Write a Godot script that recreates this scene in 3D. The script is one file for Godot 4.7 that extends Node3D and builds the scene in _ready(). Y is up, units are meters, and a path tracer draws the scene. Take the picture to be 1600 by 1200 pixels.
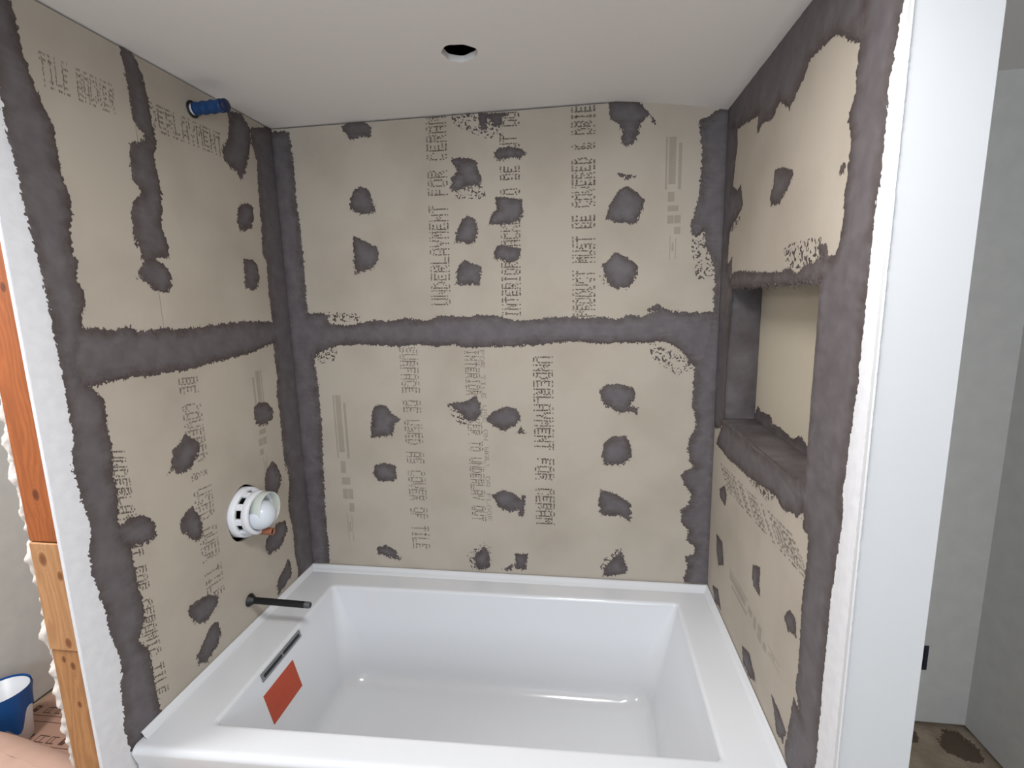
extends Node3D
# Bathtub alcove under renovation. Metres, y up, floor at y = 0, back wall of the alcove at z = 0, left wall at x = 0.
const W := 1.524        # alcove width
const H := 2.141        # ceiling
const DECK := 0.5       # tub rim
const END := 0.89       # where the two side walls of the alcove end
const ND := 0.095       # niche depth
var M := {}
var rng := RandomNumberGenerator.new()
var coarse := FastNoiseLite.new()
var fine := FastNoiseLite.new()
var soft := FastNoiseLite.new()

# ------------------------------------------------------------------ set-up
func _ready():
	rng.seed = 7
	var cam := Camera3D.new()
	cam.name = "camera"
	cam.fov = 75.9786
	cam.near = 0.02
	add_child(cam)
	cam.transform = Transform3D(Basis(Vector3(0.99017, -0.02363, -0.13784), Vector3(0.00031, 0.98599, -0.16679), Vector3(0.13985, 0.16511, 0.97631)), Vector3(1.07428, 1.52419, 1.70924))
	cam.current = true
	var we := WorldEnvironment.new()
	we.name = "environment"
	var e := Environment.new()
	e.background_mode = Environment.BG_COLOR
	e.background_color = Color(0.55, 0.6, 0.66)
	e.tonemap_mode = Environment.TONE_MAPPER_LINEAR
	e.tonemap_exposure = 0.95
	e.sdfgi_enabled = true
	e.ssao_enabled = true
	e.ssil_enabled = true
	we.environment = e
	add_child(we)
	ceiling_light("round flush ceiling lamp in front of the tub alcove", Vector3(1.03, H - 0.006, 1.2), 1.6, Color(1.0, 0.99, 0.985))
	ceiling_light("round flush ceiling lamp in the room left of the tub", Vector3(-0.62, H - 0.006, 1.25), 2.1, Color(1.0, 0.99, 0.985))
	window_light(Vector3(1.0, 1.5, 3.2), Vector2(1.2, 1.1), 2.05, Color(0.90, 0.95, 1.0))

	for n in [[coarse, 0.055, 3, 1], [fine, 0.16, 3, 5], [soft, 0.02, 2, 9]]:
		n[0].noise_type = FastNoiseLite.TYPE_SIMPLEX_SMOOTH
		n[0].frequency = n[1]
		n[0].fractal_octaves = n[2]
		n[0].seed = n[3]
	materials()
	floor_and_ceiling()
	room_shell()
	back_wall()
	left_wall()
	right_wall()
	mortar_everywhere()
	bathtub()
	plumbing()
	floor_things()

# ------------------------------------------------------------------ helpers
func obj(called: String, mesh: Mesh, mat: Material, parent: Node = null) -> MeshInstance3D:
	var o := MeshInstance3D.new()
	o.name = called
	o.mesh = mesh
	o.material_override = mat
	(parent if parent else self).add_child(o, true)
	return o

func tag(o: Node, label: String, category := "", kind := "", group := "") -> Node:
	if label: o.set_meta("label", label)
	if category: o.set_meta("category", category)
	if kind: o.set_meta("kind", kind)
	if group: o.set_meta("group", group)
	return o

func thing(called: String, label: String, category: String, at: Vector3) -> Node3D:
	var o := Node3D.new()
	o.name = called
	o.position = at
	add_child(o, true)
	tag(o, label, category)
	return o

func quad(st: SurfaceTool, a: Vector3, b: Vector3, c: Vector3, d: Vector3):
	for v in [a, b, c, a, c, d]:
		st.add_vertex(v)

# a box with chamfered edges, corners lo and hi, added to st (flat shaded)
func box(st: SurfaceTool, lo: Vector3, hi: Vector3, ch := 0.002):
	var c := (lo + hi) / 2.0
	var h := (hi - lo) / 2.0
	ch = minf(ch, minf(h.x, minf(h.y, h.z)) * 0.9)
	st.set_smooth_group(-1)
	var ax := [Vector3.RIGHT, Vector3.UP, Vector3.BACK]
	for k in 3:
		for s in [-1.0, 1.0]:
			var n: Vector3 = ax[k] * s
			var u: Vector3 = ax[(k + 1) % 3]
			var v: Vector3 = ax[(k + 2) % 3]
			var hu: float = h[(k + 1) % 3] - ch
			var hv: float = h[(k + 2) % 3] - ch
			var f: Vector3 = c + n * h[k]
			face(st, [f + u * hu + v * hv, f - u * hu + v * hv, f - u * hu - v * hv, f + u * hu - v * hv], n)
	if ch <= 0.0: return
	for k in 3:   # edge chamfers along axis k
		var u := (k + 1) % 3
		var v := (k + 2) % 3
		for su in [-1.0, 1.0]:
			for sv in [-1.0, 1.0]:
				var al: Vector3 = ax[k] * (h[k] - ch)
				var p: Vector3 = c + ax[u] * su * h[u] + ax[v] * sv * (h[v] - ch)
				var q2: Vector3 = c + ax[u] * su * (h[u] - ch) + ax[v] * sv * h[v]
				face(st, [p + al, q2 + al, q2 - al, p - al], ax[u] * su + ax[v] * sv)
	for sx in [-1.0, 1.0]:
		for sy in [-1.0, 1.0]:
			for sz in [-1.0, 1.0]:
				var g := Vector3(sx, sy, sz)
				var o := c + h * g
				face(st, [o - Vector3(0, sy, sz) * ch, o - Vector3(sx, 0, sz) * ch, o - Vector3(sx, sy, 0) * ch], g)

# a convex polygon turned so that it faces along n
func face(st: SurfaceTool, p: Array, n: Vector3):
	var w: Vector3 = (p[1] - p[0]).cross(p[2] - p[0])
	if w.dot(n) > 0.0: p.reverse()
	for i in range(1, p.size() - 1):
		st.add_vertex(p[0])
		st.add_vertex(p[i])
		st.add_vertex(p[i + 1])

func begin() -> SurfaceTool:
	var st := SurfaceTool.new()
	st.begin(Mesh.PRIMITIVE_TRIANGLES)
	return st

func done(st: SurfaceTool) -> ArrayMesh:
	st.generate_normals()
	return st.commit()

func boxes(list: Array, ch := 0.002) -> ArrayMesh:
	var st := begin()
	for b in list:
		box(st, b[0], b[1], ch)
	return done(st)

# turned profile [radius, along] about an axis through «at» along «dir»
func lathe(prof: Array, at: Vector3, dir: Vector3, n := 40, groups := []) -> ArrayMesh:
	var st := begin()
	var b := frame(dir)
	for i in prof.size() - 1:
		st.set_smooth_group(groups[i] if i < groups.size() else 0)
		for k in n:
			var a0 := TAU * k / n
			var a1 := TAU * (k + 1) / n
			var p: Array = []
			for w in [[i, a0], [i, a1], [i + 1, a1], [i + 1, a0]]:
				p.append(at + b * Vector3(cos(w[1]) * prof[w[0]][0], sin(w[1]) * prof[w[0]][0], prof[w[0]][1]))
			for t in [[0, 1, 2], [0, 2, 3]]:
				if (p[t[0]] - p[t[1]]).cross(p[t[2]] - p[t[1]]).length() > 1e-12:
					for j in t: st.add_vertex(p[j])
	return done(st)

func frame(dir: Vector3) -> Basis:
	var z := dir.normalized()
	var x := (Vector3.UP if absf(z.y) < 0.9 else Vector3.RIGHT).cross(z).normalized()
	return Basis(x, z.cross(x), z)

func mat(c: Color, rough := 0.7, metal := 0.0) -> StandardMaterial3D:
	var m := StandardMaterial3D.new()
	m.albedo_color = c
	m.roughness = rough
	m.metallic = metal
	return m

func noise_tex(freq: float, lo: Color, hi: Color, s: int, size := 256, oct := 4) -> NoiseTexture2D:
	var n := FastNoiseLite.new()
	n.noise_type = FastNoiseLite.TYPE_SIMPLEX_SMOOTH
	n.frequency = freq
	n.fractal_octaves = oct
	n.seed = s
	var t := NoiseTexture2D.new()
	t.width = size
	t.height = size
	t.seamless = true
	t.noise = n
	var g := Gradient.new()
	g.set_color(0, lo)
	g.set_color(1, hi)
	t.color_ramp = g
	return t

func bump_tex(freq: float, s: int, strength := 3.0) -> NoiseTexture2D:
	var t := noise_tex(freq, Color.BLACK, Color.WHITE, s)
	t.color_ramp = null
	t.as_normal_map = true
	t.bump_strength = strength
	return t

func tri(m: StandardMaterial3D, scale: float, tex: Texture2D = null, normal: Texture2D = null, ns := 0.3) -> StandardMaterial3D:
	m.uv1_triplanar = true
	m.uv1_world_triplanar = true
	m.uv1_scale = Vector3.ONE * scale
	if tex: m.albedo_texture = tex
	if normal:
		m.normal_enabled = true
		m.normal_texture = normal
		m.normal_scale = ns
	return m

# ------------------------------------------------------------------ materials
func materials():
	var mott := noise_tex(0.02, Color(0.95, 0.95, 0.955), Color(1, 1, 1), 3)
	var grit := bump_tex(0.12, 4, 2.0)
	var wavy := bump_tex(0.015, 6, 4.0)
	M.paint = tri(mat(Color(0.88, 0.885, 0.89), 0.75), 2.0, mott, wavy, 0.04)
	M.primer = mat(Color(0.80, 0.81, 0.82), 0.8)
	M.dull_paint = tri(mat(Color(0.86, 0.855, 0.835), 0.8), 2.0, mott, wavy, 0.02)
	M.compound = tri(mat(Color(0.90, 0.905, 0.92), 0.75), 5.0, mott, wavy, 0.12)
	M.ceiling = mat(Color(0.93, 0.92, 0.915), 0.85)
	M.core = tri(mat(Color(0.30, 0.24, 0.18), 0.9), 4.0, mott, grit)
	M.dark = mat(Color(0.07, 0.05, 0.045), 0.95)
	M.board_edge = tri(mat(Color(0.66, 0.63, 0.58), 0.9), 4.0, mott, grit, 0.4)
	var mo := mat(Color.WHITE, 0.62)
	mo.vertex_color_use_as_albedo = true
	M.mortar = tri(mo, 3.0, noise_tex(0.02, Color(0.86, 0.85, 0.855), Color(1, 1, 1), 11, 256, 4), bump_tex(0.03, 12, 4.0), 0.14)
	M.mortar_flat = tri(mat(Color(0.40, 0.38, 0.39), 0.65), 3.0, noise_tex(0.012, Color(0.72, 0.69, 0.68), Color(1, 1, 1), 15, 256, 5), bump_tex(0.03, 12, 4.0), 0.16)
	M.stain = tri(mat(Color(0.42, 0.35, 0.29), 0.8), 4.0, mott)
	var ac := mat(Color(0.875, 0.885, 0.90), 0.16)
	ac.clearcoat_enabled = true
	ac.clearcoat = 0.4
	ac.clearcoat_roughness = 0.06
	M.acrylic = ac
	M.plastic = mat(Color(0.90, 0.91, 0.93), 0.35)
	M.cap = mat(Color(0.86, 0.885, 0.92), 0.25)
	M.black = mat(Color(0.055, 0.055, 0.06), 0.45)
	M.iron = tri(mat(Color(0.10, 0.10, 0.105), 0.5, 0.3), 8.0, mott)
	M.thread = mat(Color(0.42, 0.43, 0.44), 0.4, 0.6)
	M.copper = tri(mat(Color(0.66, 0.43, 0.33), 0.45, 0.4), 8.0, mott)
	M.blue = tri(mat(Color(0.05, 0.235, 0.43), 0.5), 6.0, mott, wavy, 0.6)
	M.steel = mat(Color(0.55, 0.55, 0.56), 0.35, 0.7)
	M.red = tri(mat(Color(0.74, 0.28, 0.14), 0.45), 6.0, mott)
	M.plaster = tri(mat(Color(0.91, 0.88, 0.85), 0.9), 8.0, mott, grit, 0.5)
	M.subfloor = tri(mat(Color(0.75, 0.68, 0.60), 0.85), 1.5, noise_tex(0.02, Color(0.8, 0.78, 0.75), Color(1, 1, 1), 31), grit, 0.3)
	M.pinkpaper = tri(mat(Color(0.85, 0.70, 0.63), 0.8), 2.0, mott, wavy, 0.2)
	M.clear = mat(Color(0.92, 0.95, 0.92, 0.6), 0.2)
	M.clear.transparency = BaseMaterial3D.TRANSPARENCY_ALPHA
	var gl := mat(Color(1, 1, 1), 0.4)
	gl.emission_enabled = true
	gl.emission = Color(1.0, 0.97, 0.94)
	gl.emission_energy_multiplier = 2.0
	M.glow = gl

# ------------------------------------------------------------------ the room
func ceiling_light(label: String, at: Vector3, energy: float, c: Color):
	var t := thing("ceiling_light", label, "lamp", at)
	obj("housing", lathe([[0.0, 0.0], [0.19, 0.0], [0.19, -0.03], [0.172, -0.036], [0.172, -0.03]], Vector3.ZERO, Vector3.UP), mat(Color(0.9, 0.9, 0.9), 0.4), t)
	var gl := mat(Color(1, 1, 1), 0.4)
	gl.emission_enabled = true
	gl.emission = c
	gl.emission_energy_multiplier = 2.0
	obj("diffuser", lathe([[0.0, -0.04], [0.12, -0.037], [0.172, -0.03]], Vector3.ZERO, Vector3.UP), gl, t)
	var l := AreaLight3D.new()
	l.name = "lamp_light"
	l.area_size = Vector2(0.30, 0.30)
	l.light_energy = energy
	l.light_color = c
	l.set("area_range", 8.0)
	l.shadow_enabled = true
	t.add_child(l)
	l.position = Vector3(0, -0.045, 0)
	l.rotation_degrees = Vector3(-90, 0, 0)

# frosted bathroom window in the wall across from the tub; daylight comes in through it
func window_light(c: Vector3, size: Vector2, energy: float, col: Color):
	var gl := mat(Color(1, 1, 1), 0.5)
	gl.emission_enabled = true
	gl.emission = col
	gl.emission_energy_multiplier = 2.0
	var a := c - Vector3(size.x / 2, size.y / 2, 0)
	var b := c + Vector3(size.x / 2, size.y / 2, 0)
	var f := 0.045
	var w := obj("window_1", boxes([[Vector3(a.x, a.y, c.z - 0.02), Vector3(a.x + f, b.y, c.z + 0.09)], [Vector3(b.x - f, a.y, c.z - 0.02), Vector3(b.x, b.y, c.z + 0.09)], [Vector3(a.x + f, a.y, c.z - 0.02), Vector3(b.x - f, a.y + f, c.z + 0.09)],
		[Vector3(a.x + f, b.y - f, c.z - 0.02), Vector3(b.x - f, b.y, c.z + 0.09)], [Vector3(c.x - 0.02, a.y + f, c.z + 0.01), Vector3(c.x + 0.02, b.y - f, c.z + 0.07)]], 0.004), mat(Color(0.92, 0.92, 0.92), 0.4))
	tag(w, "white framed frosted window across the bathroom from the tub", "window", "structure")
	obj("window_pane", boxes([[Vector3(a.x + f, a.y + f, c.z + 0.035), Vector3(b.x - f, b.y - f, c.z + 0.045)]], 0.001), gl, w)
	var l := AreaLight3D.new()
	l.name = "window_daylight"
	l.area_size = size - Vector2(0.12, 0.12)
	l.light_energy = energy
	l.light_color = col
	l.set("area_range", 10.0)
	l.shadow_enabled = true
	w.add_child(l)
	l.position = c + Vector3(0, 0, -0.03)

func ceil_y(x: float, z: float) -> float:
	var t := clampf((x - 1.14) / 0.384, 0.0, 1.0)
	return H - 0.052 * pow(t, 1.5) * (1.0 - smoothstep(0.9, 1.5, z)) * (1.0 - smoothstep(W + 0.02, W + 0.1, x))

func floor_and_ceiling():
	var fl := obj("floor", boxes([[Vector3(-1.2, -0.06, -0.4), Vector3(2.55, 0.0, 3.4)]], 0.0), M.subfloor)
	tag(fl, "bare brown subfloor of the bathroom beside the tub", "floor", "structure")
	# ceiling sheet with its slight sag at the right of the alcove and a round hole for a light
	var hc := Vector2(0.772, 0.386)
	var hr := 0.0445
	var xs := [-1.2, -0.5, 0.0, 0.2, 0.4, 0.6, 0.692, 0.852, 1.0, 1.14]
	for i in range(1, 13): xs.append(1.14 + 0.032 * i)
	xs.append_array([1.6, 1.65, 2.55])
	var zs := [-0.4, -0.02, 0.15, 0.306, 0.466, 0.6, 0.75, 0.9, 1.05, 1.2, 1.35, 1.5, 2.4, 3.4]
	var st := begin()
	for i in xs.size() - 1:
		for k in zs.size() - 1:
			if absf((xs[i] + xs[i + 1]) / 2 - hc.x) < 0.06 and absf((zs[k] + zs[k + 1]) / 2 - hc.y) < 0.06: continue
			face(st, [cp(xs[i], zs[k]), cp(xs[i + 1], zs[k]), cp(xs[i + 1], zs[k + 1]), cp(xs[i], zs[k + 1])], Vector3.DOWN)
	var n := 64
	for k in n:
		var pts := []
		st.set_smooth_group(0)
		for a in [TAU * k / n, TAU * (k + 1) / n]:
			var d := Vector2(cos(a), sin(a))
			var s := 0.08 / maxf(absf(d.x), absf(d.y))
			var r := hr * (1.0 + 0.05 * sin(3.0 * a + 1.0) + 0.03 * sin(7.0 * a))
			pts.append([cp(hc.x + d.x * s, hc.y + d.y * s), cp(hc.x + d.x * r, hc.y + d.y * r), d])
		face(st, [pts[0][0], pts[1][0], pts[1][1], pts[0][1]], Vector3.DOWN)
		st.set_smooth_group(2)
		var up := Vector3(0, 0.016, 0)
		face(st, [pts[0][1], pts[1][1], pts[1][1] + up, pts[0][1] + up], Vector3(-pts[0][2].x, 0, -pts[0][2].y))
	var ce := obj("ceiling", done(st), M.ceiling)
	tag(ce, "flat off-white drywall ceiling with one round hole cut over the tub", "ceiling", "structure")
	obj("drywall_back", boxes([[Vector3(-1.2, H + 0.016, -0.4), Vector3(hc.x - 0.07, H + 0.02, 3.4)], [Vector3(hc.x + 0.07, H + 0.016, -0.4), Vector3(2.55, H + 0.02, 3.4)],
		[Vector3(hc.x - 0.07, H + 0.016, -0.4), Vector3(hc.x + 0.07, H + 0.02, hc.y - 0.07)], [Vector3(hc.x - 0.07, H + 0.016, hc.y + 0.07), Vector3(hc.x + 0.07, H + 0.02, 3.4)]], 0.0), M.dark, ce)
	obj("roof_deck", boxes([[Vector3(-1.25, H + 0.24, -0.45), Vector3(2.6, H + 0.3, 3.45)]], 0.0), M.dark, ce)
	for x in [0.3, 0.95]:
		obj("joist", boxes([[Vector3(x, H + 0.02, -0.4), Vector3(x + 0.04, H + 0.24, 3.4)]], 0.002), M.core, ce)

func cp(x: float, z: float) -> Vector3:
	return Vector3(x, ceil_y(x, z), z)

func panel_wall(called: String, label: String, lo: Vector3, hi: Vector3, m: Material) -> MeshInstance3D:
	var o := obj(called, boxes([[lo, hi]], 0.003), m)
	tag(o, label, "wall", "structure")
	return o

func room_shell():
	var top := H + 0.28
	panel_wall("wall_nook_back", "grey painted drywall at the back of the nook right of the tub", Vector3(1.64, 0.014, -0.03), Vector3(2.42, top, 0.0), M.dull_paint)
	panel_wall("wall_nook_right", "grey painted drywall on the right side of the nook", Vector3(2.41, 0.014, -0.03), Vector3(2.44, top, 3.4), M.dull_paint)
	panel_wall("wall_far_left", "pale painted wall of the room seen past the bare studs", Vector3(-1.1, 0.006, -0.4), Vector3(-1.07, top, 3.4), M.dull_paint)
	panel_wall("wall_rear_left", "pale painted wall closing the room behind the stud wall", Vector3(-1.1, 0.0, -0.4), Vector3(-0.1, top, -0.3), M.dull_paint)
	tag(obj("wall_front", boxes([[Vector3(-1.1, 0.0, 3.2), Vector3(0.4, top, 3.3)], [Vector3(1.6, 0.0, 3.2), Vector3(2.44, top, 3.3)], [Vector3(0.4, 0.0, 3.2), Vector3(1.6, 0.95, 3.3)], [Vector3(0.4, 2.05, 3.2), Vector3(1.6, top, 3.3)]], 0.0), M.paint), "white painted wall with a window across from the tub", "wall", "structure")
	# the outer sheathing behind everything keeps daylight out and shows dark under the drywall edges
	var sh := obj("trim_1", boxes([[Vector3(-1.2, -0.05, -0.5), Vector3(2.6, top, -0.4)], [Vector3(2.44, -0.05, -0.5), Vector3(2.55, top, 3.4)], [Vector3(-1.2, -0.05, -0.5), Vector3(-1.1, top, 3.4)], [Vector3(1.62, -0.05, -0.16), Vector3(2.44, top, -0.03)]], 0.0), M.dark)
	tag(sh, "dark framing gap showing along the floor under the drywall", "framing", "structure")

# ------------------------------------------------------------------ printed cement boards
const FONT := {"A": "7E1111117E", "B": "7F49494936", "C": "3E41414122", "D": "7F4141221C", "E": "7F49494941", "F": "7F09090901", "G": "3E4149497A", "H": "7F0808087F", "I": "00417F4100", "K": "7F08142241", "L": "7F40404040", "M": "7F020C027F", "N": "7F0408107F", "O": "3E4141413E", "P": "7F09090906", "R": "7F09192946", "S": "4649494931", "T": "01017F0101", "U": "3F4040403F", "V": "1F2040201F", "W": "3F4038403F", "Y": "0708700807", "&": "3649552250"}

# an image of the board between (u0, v0) and (u1, v1) millimetres of its wall, one pixel a millimetre, v upwards
func board_image(r: Rect2i) -> Image:
	var im := Image.create(r.size.x, r.size.y, false, Image.FORMAT_RGBA8)
	im.fill(Color(0.71, 0.675, 0.625))
	im.blend_rect(speckle, Rect2i(rng.randi() % 200, rng.randi() % 200, r.size.x, r.size.y), Vector2i.ZERO)
	return im

var speckle: Image
func make_speckle():
	var n := FastNoiseLite.new()
	n.frequency = 0.006
	n.fractal_octaves = 5
	n.seed = 21
	var g := n.get_image(860, 640)
	g.resize(1800, 1300, Image.INTERPOLATE_BILINEAR)
	g.convert(Image.FORMAT_L8)
	var d := g.get_data()
	var out := PackedByteArray()
	out.resize(d.size() * 4)
	for i in d.size():
		var x := d[i]
		out[i * 4] = 96
		out[i * 4 + 1] = 84
		out[i * 4 + 2] = 70
		out[i * 4 + 3] = clampi((x - 90) / 5, 0, 30)
	speckle = Image.create_from_data(1800, 1300, false, Image.FORMAT_RGBA8, out)

func dot_text(im: Image, r: Rect2i, s: String, b0: Vector2, b1: Vector2, t0: Vector2, k: float, again := true):
	if again:      # the ink jet strikes twice, a little out of register
		var slip := (t0 - b0) * 0.17
		dot_text(im, r, s, b0 + slip, b1 + slip, t0, k * 0.8, false)
		t0 -= slip
	var along := (b1 - b0) / (6.0 * s.length())
	var up := (t0 - b0) / 7.0
	var wx := maxf(absf(along.x) * 0.95, absf(up.x) * 0.62)
	var wy := maxf(absf(along.y) * 0.95, absf(up.y) * 0.62)
	for i in s.length():
		if not FONT.has(s[i]): continue
		var f: String = FONT[s[i]]
		for j in 5:
			var bits := f.substr(j * 2, 2).hex_to_int()
			for row in 7:
				if not bits & (1 << row) or rng.randf() < 0.12: continue
				var p := b0 + along * (i * 6 + j + 0.5) + up * (6.5 - row) + Vector2(rng.randf_range(-1, 1), rng.randf_range(-1, 1)) * 0.7
				var q := Vector2i(int(p.x - r.position.x - wx / 2), int(r.end.y - p.y - wy / 2))
				var ink := Image.create(int(wx + 0.5), int(wy + 0.5), false, Image.FORMAT_RGBA8)
				ink.fill(Color(0.19, 0.16, 0.14, k * rng.randf_range(0.55, 1.0)))
				im.blend_rect(ink, Rect2i(Vector2i.ZERO, ink.get_size()), q)

# the faded grey product panel: bars and blocks too worn to read
func faint_print(im: Image, r: Rect2i, a: Vector2, b: Vector2):
	var hor := absf(b.x - a.x) > absf(b.y - a.y)
	var len := absf(b.x - a.x) if hor else absf(b.y - a.y)
	var wid := 52.0
	var mid := (a + b) / 2.0
	for lane in [[-26, 6, 0.0, 0.42], [-16, 22, 0.0, 0.38], [14, 10, 0.05, 0.42], [-16, 20, 0.44, 0.52], [-16, 34, 0.55, 0.6], [-16, 20, 0.63, 0.7], [6, 20, 0.63, 0.7], [6, 20, 0.73, 0.79], [-8, 3, 0.8, 1.0], [10, 3, 0.82, 1.0], [0, 6, 0.86, 0.93]]:
		var w: float = lane[1]
		var l: float = (lane[3] - lane[2]) * len
		var c: float = (lane[2] + lane[3]) / 2.0 * len - len / 2.0
		var size := Vector2i(int(l), int(w)) if hor else Vector2i(int(w), int(l))
		var off := Vector2(c, -(lane[0] + w / 2)) if hor else Vector2(lane[0] + w / 2, -c)
		var ink := Image.create(size.x, size.y, false, Image.FORMAT_RGBA8)
		ink.fill(Color(0.40, 0.37, 0.31, 0.30))
		for i in int(l / 7.0):
			ink.fill_rect(Rect2i(i * 7, 0, 1, size.y) if hor else Rect2i(0, i * 7, size.x, 1), Color(0.4, 0.37, 0.31, 0.12))
		var p := mid + off
		im.blend_rect(ink, Rect2i(Vector2i.ZERO, size), Vector2i(int(p.x) - r.position.x - size.x / 2, r.end.y - int(p.y) - size.y / 2))

func wall_point(wall: String, u: float, v: float, h: float) -> Vector3:
	match wall:
		"back": return Vector3(u, v, h)
		"left": return Vector3(h, v, u)
		"right": return Vector3(W - h, v, u)
		"niche": return Vector3(W + ND - h, v, u)
	return Vector3(u, h, v)

func wall_normal(wall: String) -> Vector3:
	return {"back": Vector3.BACK, "left": Vector3.RIGHT, "right": Vector3.LEFT, "niche": Vector3.LEFT, "floor": Vector3.UP}[wall]

# one sheet of backer board with printed face; hole = [u, v, radius] in mm or []
func board(parent: Node, wall: String, r: Rect2i, hole := []) -> MeshInstance3D:
	var im := board_image(r)
	if wall == "niche": im.fill(Color(0.765, 0.73, 0.66))
	print_on(wall, im, r)
	im.generate_mipmaps()
	var m := mat(Color.WHITE, 0.85)
	m.albedo_texture = ImageTexture.create_from_image(im)
	m.texture_repeat = false
	var st := begin()
	st.set_smooth_group(-1)
	var n := wall_normal(wall)
	var lo := Vector2(r.position)
	var hi := Vector2(r.end)
	var ring := []          # pairs outer, inner
	if hole.is_empty():
		var c := [lo, Vector2(hi.x, lo.y), hi, Vector2(lo.x, hi.y)]
		uvface(st, wall, r, c, n)
	else:
		var hc := Vector2(hole[0], hole[1])
		var angles := []
		for k in 48: angles.append(TAU * k / 48.0 - PI)
		for c in [lo, Vector2(hi.x, lo.y), hi, Vector2(lo.x, hi.y)]: angles.append((c - hc).angle())
		angles.sort()
		for a in angles:
			var d := Vector2(cos(a), sin(a))
			var s := INF
			if absf(d.x) > 1e-6: s = minf(s, ((hi.x if d.x > 0 else lo.x) - hc.x) / d.x)
			if absf(d.y) > 1e-6: s = minf(s, ((hi.y if d.y > 0 else lo.y) - hc.y) / d.y)
			ring.append([hc + d * s, hc + d * hole[2] * (1.0 + 0.03 * sin(a * 5.0))])
		for k in ring.size():
			var p: Array = ring[k]
			var q: Array = ring[(k + 1) % ring.size()]
			uvface(st, wall, r, [p[0], q[0], q[1], p[1]], n)
			rim(st, wall, r, p[1], q[1], hc)
	for e in [[lo, Vector2(hi.x, lo.y)], [Vector2(hi.x, lo.y), hi], [hi, Vector2(lo.x, hi.y)], [Vector2(lo.x, hi.y), lo]]:
		rim(st, wall, r, e[0], e[1], (e[0] + e[1]) * 1.0 - (lo + hi) / 2.0)
	return obj("cement_board", done(st), m, parent)

func uvface(st: SurfaceTool, wall: String, r: Rect2i, p: Array, n: Vector3):
	var v := p.map(func(q): return wall_point(wall, q.x / 1000.0, q.y / 1000.0, 0.0))
	if (v[1] - v[0]).cross(v[2] - v[0]).dot(n) > 0.0:
		p = p.duplicate()
		p.reverse()
		v.reverse()
	for t in [[0, 1, 2], [0, 2, 3]]:
		for j in t:
			st.set_uv(Vector2((p[j].x - r.position.x) / r.size.x, (r.end.y - p[j].y) / r.size.y))
			st.add_vertex(v[j])

func rim(st: SurfaceTool, wall: String, r: Rect2i, a: Vector2, b: Vector2, towards: Vector2):
	var p := [wall_point(wall, a.x / 1000.0, a.y / 1000.0, 0.0), wall_point(wall, b.x / 1000.0, b.y / 1000.0, 0.0), wall_point(wall, b.x / 1000.0, b.y / 1000.0, -0.0127), wall_point(wall, a.x / 1000.0, a.y / 1000.0, -0.0127)]
	var d := towards - (a + b) / 2.0
	var n := wall_point(wall, d.x, d.y, 0.0) - wall_point(wall, 0, 0, 0)
	st.set_uv(Vector2(0.004, 0.004))
	face(st, p, n)

func print_on(wall: String, im: Image, r: Rect2i):
	if wall == "back":
		dot_text(im, r, "UNDERLAYMENT FOR CERAMIC", Vector2(620, 1517), Vector2(633, 2197), Vector2(547, 1518), 0.8)
		dot_text(im, r, "INTERIOR BACKER TO BE CUT OUT", Vector2(869, 1472), Vector2(877, 2160), Vector2(799, 1473), 0.8)
		dot_text(im, r, "PRODUCT MUST BE COVERED & DRIED", Vector2(1123, 1467), Vector2(1120, 2160), Vector2(1043, 1468), 0.7)
		dot_text(im, r, "SURFACE BE USED AS COVER OF TILE", Vector2(417, 1370), Vector2(424, 583), Vector2(489, 1369), 0.55)
		dot_text(im, r, "INTERIOR BACKER TO UNDERLAY OUT", Vector2(659, 1358), Vector2(665, 707), Vector2(715, 1357), 0.75)
		dot_text(im, r, "FOR TILE USE ON WALL OR FLOOR", Vector2(715, 1357), Vector2(724, 709), Vector2(734, 1357), 0.6)
		dot_text(im, r, "UNDERLAYMENT FOR CERAM", Vector2(904, 1333), Vector2(906, 704), Vector2(978, 1332), 0.8)
		faint_print(im, r, Vector2(1380, 2025), Vector2(1351, 1649))
		faint_print(im, r, Vector2(172, 1194), Vector2(169, 606))
	if wall == "left":
		dot_text(im, r, "TILE BACKER", Vector2(775, 1973), Vector2(612, 1972), Vector2(771, 2043), 0.6)
		dot_text(im, r, "UNDERLAYMENT", Vector2(570, 1972), Vector2(258, 1973), Vector2(570, 2043), 0.6)
		dot_text(im, r, "BE COVERED & USED OVER TILE", Vector2(542, 1341), Vector2(544, 677), Vector2(471, 1337), 0.55)
		dot_text(im, r, "UNDERLAYMENT FOR CERAMIC TILE", Vector2(768, 1210), Vector2(751, 548), Vector2(722, 1196), 0.8)
		faint_print(im, r, Vector2(226, 1317), Vector2(212, 956))
	if wall == "right":
		dot_text(im, r, "SURFACE BE USED & COVERED", Vector2(181, 927), Vector2(752, 954), Vector2(84, 990), 0.4)
		faint_print(im, r, Vector2(243, 679), Vector2(632, 679))

# ------------------------------------------------------------------ alcove walls
func back_wall():
	make_speckle()
	var w := obj("wall_back", boxes([[Vector3(-0.12, 0.0, -0.12), Vector3(W + 0.13, H + 0.24, -0.0127)]], 0.0), M.core)
	tag(w, "back wall of the tub alcove covered with two printed cement boards", "wall", "structure")
	board(w, "back", Rect2i(2, 440, 1520, 985))
	board(w, "back", Rect2i(2, 1428, 1520, 708))
	M.wall_back = w

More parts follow.
